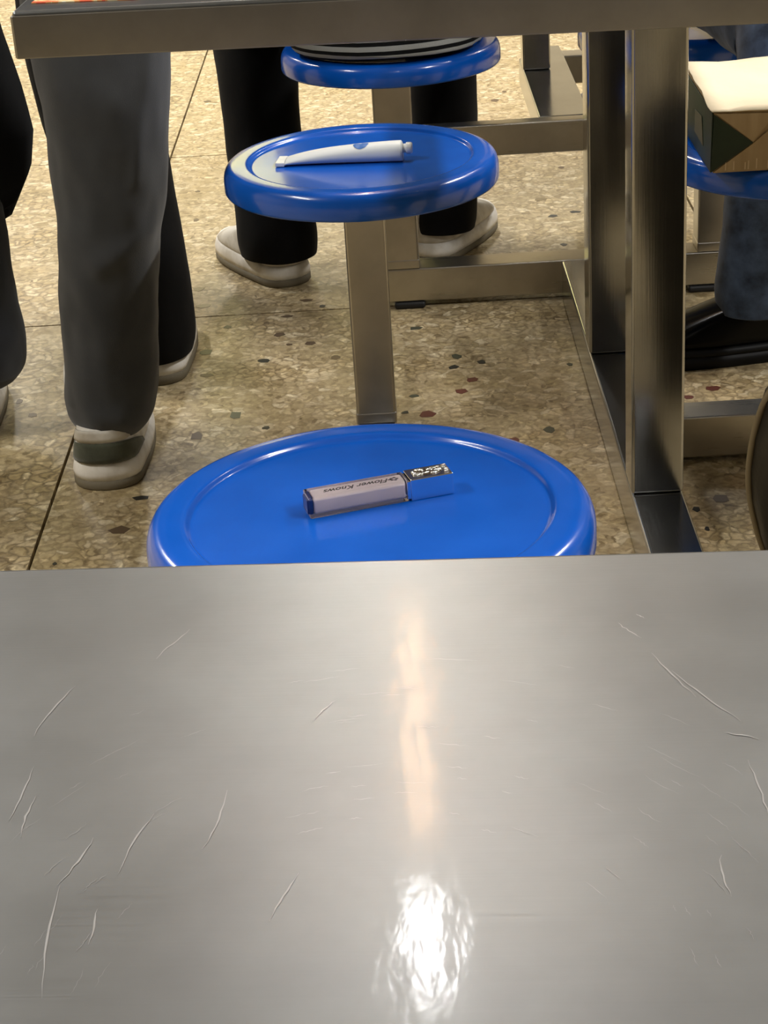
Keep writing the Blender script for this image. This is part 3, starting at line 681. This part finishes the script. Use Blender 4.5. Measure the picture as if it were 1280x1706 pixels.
shoe_parts(p1, (-.463 + .42, 2.622 - 2.5, 0), math.radians(101), .232, .082, 'shoe_white', 'shoe_white', 'sole_taupe', 'suede_green', .090)

# person in black trousers behind them
p3 = thing('person', 'person in wide black trousers half hidden behind the charcoal sweatpants', 'person', (-.42, 2.98, 0))
fr3 = [(-.44, 3.0, .98, .13, .12), (-.445, 2.97, .75, .105, .10), (-.446, 2.91, .55, .106, .095), (-.440, 2.87, .42, .093, .09), (-.420, 2.845, .30, .080, .088), (-.403, 2.838, .20, .072, .088), (-.399, 2.836, .12, .071, .088), (-.398, 2.836, .06, .069, .088), (-.398, 2.836, .036, .063, .084)]
bk3 = [(-.44, 3.03, .96, .12, .12), (-.455, 3.12, .60, .08, .085), (-.462, 3.20, .30, .062, .075), (-.464, 3.22, .07, .066, .078)]
trousers(p3, [rel(p3, fr3), rel(p3, bk3), rel(p3, [(-.44, 3.01, .80, .14, .12), (-.44, 3.01, .92, .16, .125), (-.44, 3.01, 1.03, .15, .12)])], 'black_cloth', .03)
standing(p3, (-.02, .03), PI / 2, 'coat_black', [rel(p3, fr3), rel(p3, bk3)], .90)
shoe_parts(p3, (-.390 + .42, 2.760 - 2.98, 0), math.radians(90), .26, .104, 'shoe_white', 'shoe_white', 'sole_taupe', None, .062, .016, .020)
shoe_parts(p3, (-.464 + .42, 3.14 - 2.98, 0), math.radians(92), .26, .100, 'shoe_white', 'shoe_white', 'sole_taupe', None, .062, .016, .020)

# person cut by the left border: long black coat over slate trousers
p2 = thing('person', 'person in slate trousers and long black coat at left border', 'person', (-.66, 2.62, 0))
l2 = [(-.68, 2.74, .95, .12, .11), (-.645, 2.66, .60, .088, .09), (-.640, 2.63, .44, .082, .085), (-.644, 2.62, .30, .084, .085), (-.646, 2.62, .20, .086, .09), (-.642, 2.62, .14, .089, .095), (-.646, 2.62, .105, .084, .09), (-.648, 2.62, .092, .07, .08)]
r2 = [(-.82, 2.76, .95, .12, .11), (-.84, 2.80, .55, .08, .085), (-.85, 2.82, .25, .075, .085), (-.85, 2.82, .10, .08, .09)]
trousers(p2, [rel(p2, l2), rel(p2, r2), rel(p2, [(-.75, 2.75, .82, .15, .12), (-.75, 2.75, 1.03, .15, .12)])], 'slate_cloth', .05)
standing(p2, (-.125, .15), PI / 2, 'coat_black', [rel(p2, l2), rel(p2, r2)], .395, False, (.205, .15), (-.062, .06))
shoe_parts(p2, (-.654 + .66, 2.56 - 2.62, 0), math.radians(95), .26, .104, 'shoe_white', 'shoe_white', 'sole_taupe', 'suede_grey', .100)
shoe_parts(p2, (-.85 + .66, 2.74 - 2.62, 0), math.radians(88), .26, .100, 'shoe_white', 'shoe_white', 'sole_taupe', 'suede_grey', .100)

# person seated on the far stool, back to the viewer
p4 = thing('person', 'seated person in striped sweater, black trousers and off-white sneakers', 'person', (.0, 3.16, 0))
lt = [(-.07, 3.19, .505, .085, .07), (-.155, 3.28, .513, .085, .078), (-.226, 3.385, .475, .076, .080), (-.236, 3.405, .40, .074, .074), (-.233, 3.37, .32, .069, .07), (-.229, 3.335, .22, .066, .068), (-.219, 3.29, .13, .066, .072), (-.215, 3.266, .075, .067, .078), (-.214, 3.264, .045, .063, .074)]
rt = [(.08, 3.19, .505, .085, .07), (.10, 3.28, .513, .085, .078), (.098, 3.40, .475, .072, .080), (.097, 3.42, .40, .066, .074), (.095, 3.40, .32, .062, .07), (.094, 3.385, .22, .060, .066), (.090, 3.36, .13, .060, .070), (.084, 3.345, .075, .061, .074), (.083, 3.343, .052, .058, .070)]
trousers(p4, [rel(p4, lt), rel(p4, rt), rel(p4, [(.005, 3.17, .445, .12, .06), (.005, 3.17, .50, .145, .085), (.005, 3.17, .58, .145, .09)])], 'black_cloth', .03)
bm = tube([(-.005, -.011, .003, .142, .118), (-.005, -.011, .016, .158, .131), (-.004, -.012, .035, .167, .135), (-.003, -.012, .07, .171, .133), (0, -.012, .13, .172, .128), (0, 0, .30, .165, .115), (0, .03, .46, .185, .12), (0, .05, .56, .17, .105), (0, .06, .62, .085, .08)], 48, 6, None, (1, 0, 0), .03, 2)
for sg in (1, -1): tube([(sg * .17, .05, .56, .07, .07), (sg * .185, .14, .36, .055, .055), (sg * .13, .30, .385, .045, .045)], 20, 6, bm, (0, 1, 0), .05, sg)
sw = obj('sweater', bm, 'striped_knit', p4, loc=(0, -.03, SZ + .002))
rows = [[(0, 0, .50, .14, .10), (0, 0, .70, .13, .10), (0, .03, .90, .15, .10), (0, .05, .99, .10, .08)], [(0, .05, .98, .055, .055), (0, .07, 1.13, .055, .058)]]
for sg in (1, -1):
    rows.append([(sg * .17, .05, .96, .05, .05), (sg * .185, .14, .785, .038, .038), (sg * .12, .33, .815, .026, .024)]); rows += fingers((sg * .12, .33, .815), (-sg * .3, 1, 0), (-sg, 0, .2))
for q in (lt, rt):
    r_ = rel(p4, q); rows.append([(*r_[0][:3], .07, .06), (*r_[2][:3], .05, .05), (*r_[5][:3], .045, .045), (*r_[8][:3], .033, .035)])
body_mesh(p4, rows, (0, .09, 1.24), (0, 1, -.1))
shoe_parts(p4, (-.185, 3.205 - 3.16, 0), math.radians(120), .262, .104, 'shoe_offwhite', 'shoe_white', 'sole_taupe', None, .092)
shoe_parts(p4, (.045, 3.285 - 3.16, 0), math.radians(63), .262, .104, 'shoe_offwhite', 'shoe_white', 'sole_taupe', None, .092)

# person seated on the far right stool, facing the viewer, jeans and black loafers
p5 = thing('person', 'seated person in blue jeans and glossy black loafers behind paper bag', 'person', (.56, 3.17, 0))
r5 = [(.525, 3.20, .52, .10, .08), (.545, 3.0, .52, .086, .085), (.566, 2.80, .505, .070, .078), (.566, 2.745, .47, .064, .072), (.556, 2.74, .38, .058, .066), (.546, 2.745, .28, .056, .064), (.540, 2.75, .18, .056, .064), (.538, 2.75, .11, .060, .067), (.538, 2.75, .080, .058, .066)]
l5 = [(.64, 3.20, .52, .10, .08), (.74, 3.02, .52, .086, .085), (.80, 2.86, .505, .072, .078), (.806, 2.80, .47, .066, .072), (.81, 2.80, .28, .058, .064), (.81, 2.80, .11, .060, .066)]
trousers(p5, [rel(p5, r5), rel(p5, l5), rel(p5, [(.56, 3.22, .47, .13, .10), (.56, 3.22, .52, .16, .12), (.56, 3.22, .60, .15, .11)])], 'denim', .06)
bm = tube([(.02, .05, .50, .165, .115), (.02, .05, .62, .17, .12), (.02, .05, .80, .175, .12), (.02, .03, .92, .185, .12), (.02, .02, 1.0, .17, .105), (.02, .02, 1.05, .085, .08)], 40, 5, None, (1, 0, 0), .05, 4)
for sg in (1, -1): tube([(.02 + sg * .17, .02, .98, .07, .07), (.02 + sg * .25, -.03, .76, .06, .06), (.02 + sg * .17, -.22, .64, .048, .048)], 20, 6, bm, (0, 1, 0), .05, sg)
obj('sweater', bm, 'plain_sweater', p5)
rows = [[(.02, .05, .52, .14, .10), (.02, .05, .72, .13, .10), (.02, .03, .92, .15, .10), (.02, .02, 1.0, .10, .08)], [(.02, .02, 1.0, .055, .055), (.02, 0, 1.15, .055, .058)]]
for sg in (1, -1):
    rows.append([(.02 + sg * .17, .02, .98, .05, .05), (.02 + sg * .25, -.03, .76, .042, .042), (.02 + sg * .16, -.25, .625, .026, .024)]); rows += fingers((.02 + sg * .16, -.25, .625), (-sg * .2, -1, -.2), (-sg, 0, .2))
for q in (r5, l5):
    r_ = rel(p5, q); rows.append([(*r_[0][:3], .07, .06), (*r_[2][:3], .05, .05), (*r_[4][:3], .045, .045), (*r_[-1][:2], .095, .026, .028)])
body_mesh(p5, rows, (.02, -.02, 1.26), (0, -1, -.1))
shoe_parts(p5, (.612 - .56, 2.768 - 3.17, 0), math.radians(187), .252, .100, 'patent_black', 'loafer_sole', 'loafer_sole', None, .098, .020, .012, True, False, .030)
shoe_parts(p5, (.81 - .56, 2.86 - 3.17, 0), math.radians(250), .262, .100, 'patent_black', 'loafer_sole', 'loafer_sole', None, .098, .020, .012, True, False, .030)

# brown boot far behind between the posts
bo = thing('boot', 'brown suede boot far back behind the steel posts', 'boot', (.63, 4.25, 0), math.radians(200))
sb = shoe_parts(bo, (0, 0, 0), 0, .28, .105, 'suede_brown', 'suede_brown', 'sole_taupe', None, .12, .012, .012)
obj('shaft', tube([(.05, 0, .10, .05, .045), (.055, 0, .16, .052, .048), (.055, 0, .24, .056, .052)], 24, 4, None, (1, 0, 0), .05), 'suede_brown', bo)

# ------------------------------------------------------------------ dark bag at the right border
bg = thing('shoulder_bag', 'dark rounded leather bag at the right border', 'bag', (.459, 1.62, 0))
def sup(a, e): c_, s_ = math.cos(a), math.sin(a); return math.copysign(abs(c_) ** e, c_), math.copysign(abs(s_) ** e, s_)
rings = []
for z, f in ((.0, .52), (.006, .58), (.03, .62), (.10, .67), (.18, .75), (.23, .84), (.265, .92), (.30, .975), (.33, .99), (.365, .965), (.40, .90), (.42, .80), (.436, .62), (.443, .38)):
    rings.append([(.143 * f * sup(2 * PI * k / 40, .75)[0], .075 * f * sup(2 * PI * k / 40, .75)[1], z) for k in range(40)])
obj('bag_body', loft(rings), 'leather_dark', bg)
pr = []
for z, f in ((.01, .595), (.10, .675), (.18, .755), (.23, .845), (.265, .925), (.30, .98), (.33, .995), (.365, .97), (.40, .905), (.42, .805), (.437, .62)): pr.append((-.143 * f, 0, z, .0035, .0035))
obj('piping', tube(pr + [(r[0] * -1, *r[1:]) for r in pr[::-1]], 10, 5, None, (0, 1, 0)), 'piping_brown', bg)
for yy in (-.035, .035): obj('handle', tube([(-.06, yy, .425, .006, .006), (-.05, yy, .50, .006, .006), (0, yy, .535, .006, .006), (.05, yy, .50, .006, .006), (.06, yy, .425, .006, .006)], 10, 6, None, (0, 1, 0)), 'leather_dark', bg)
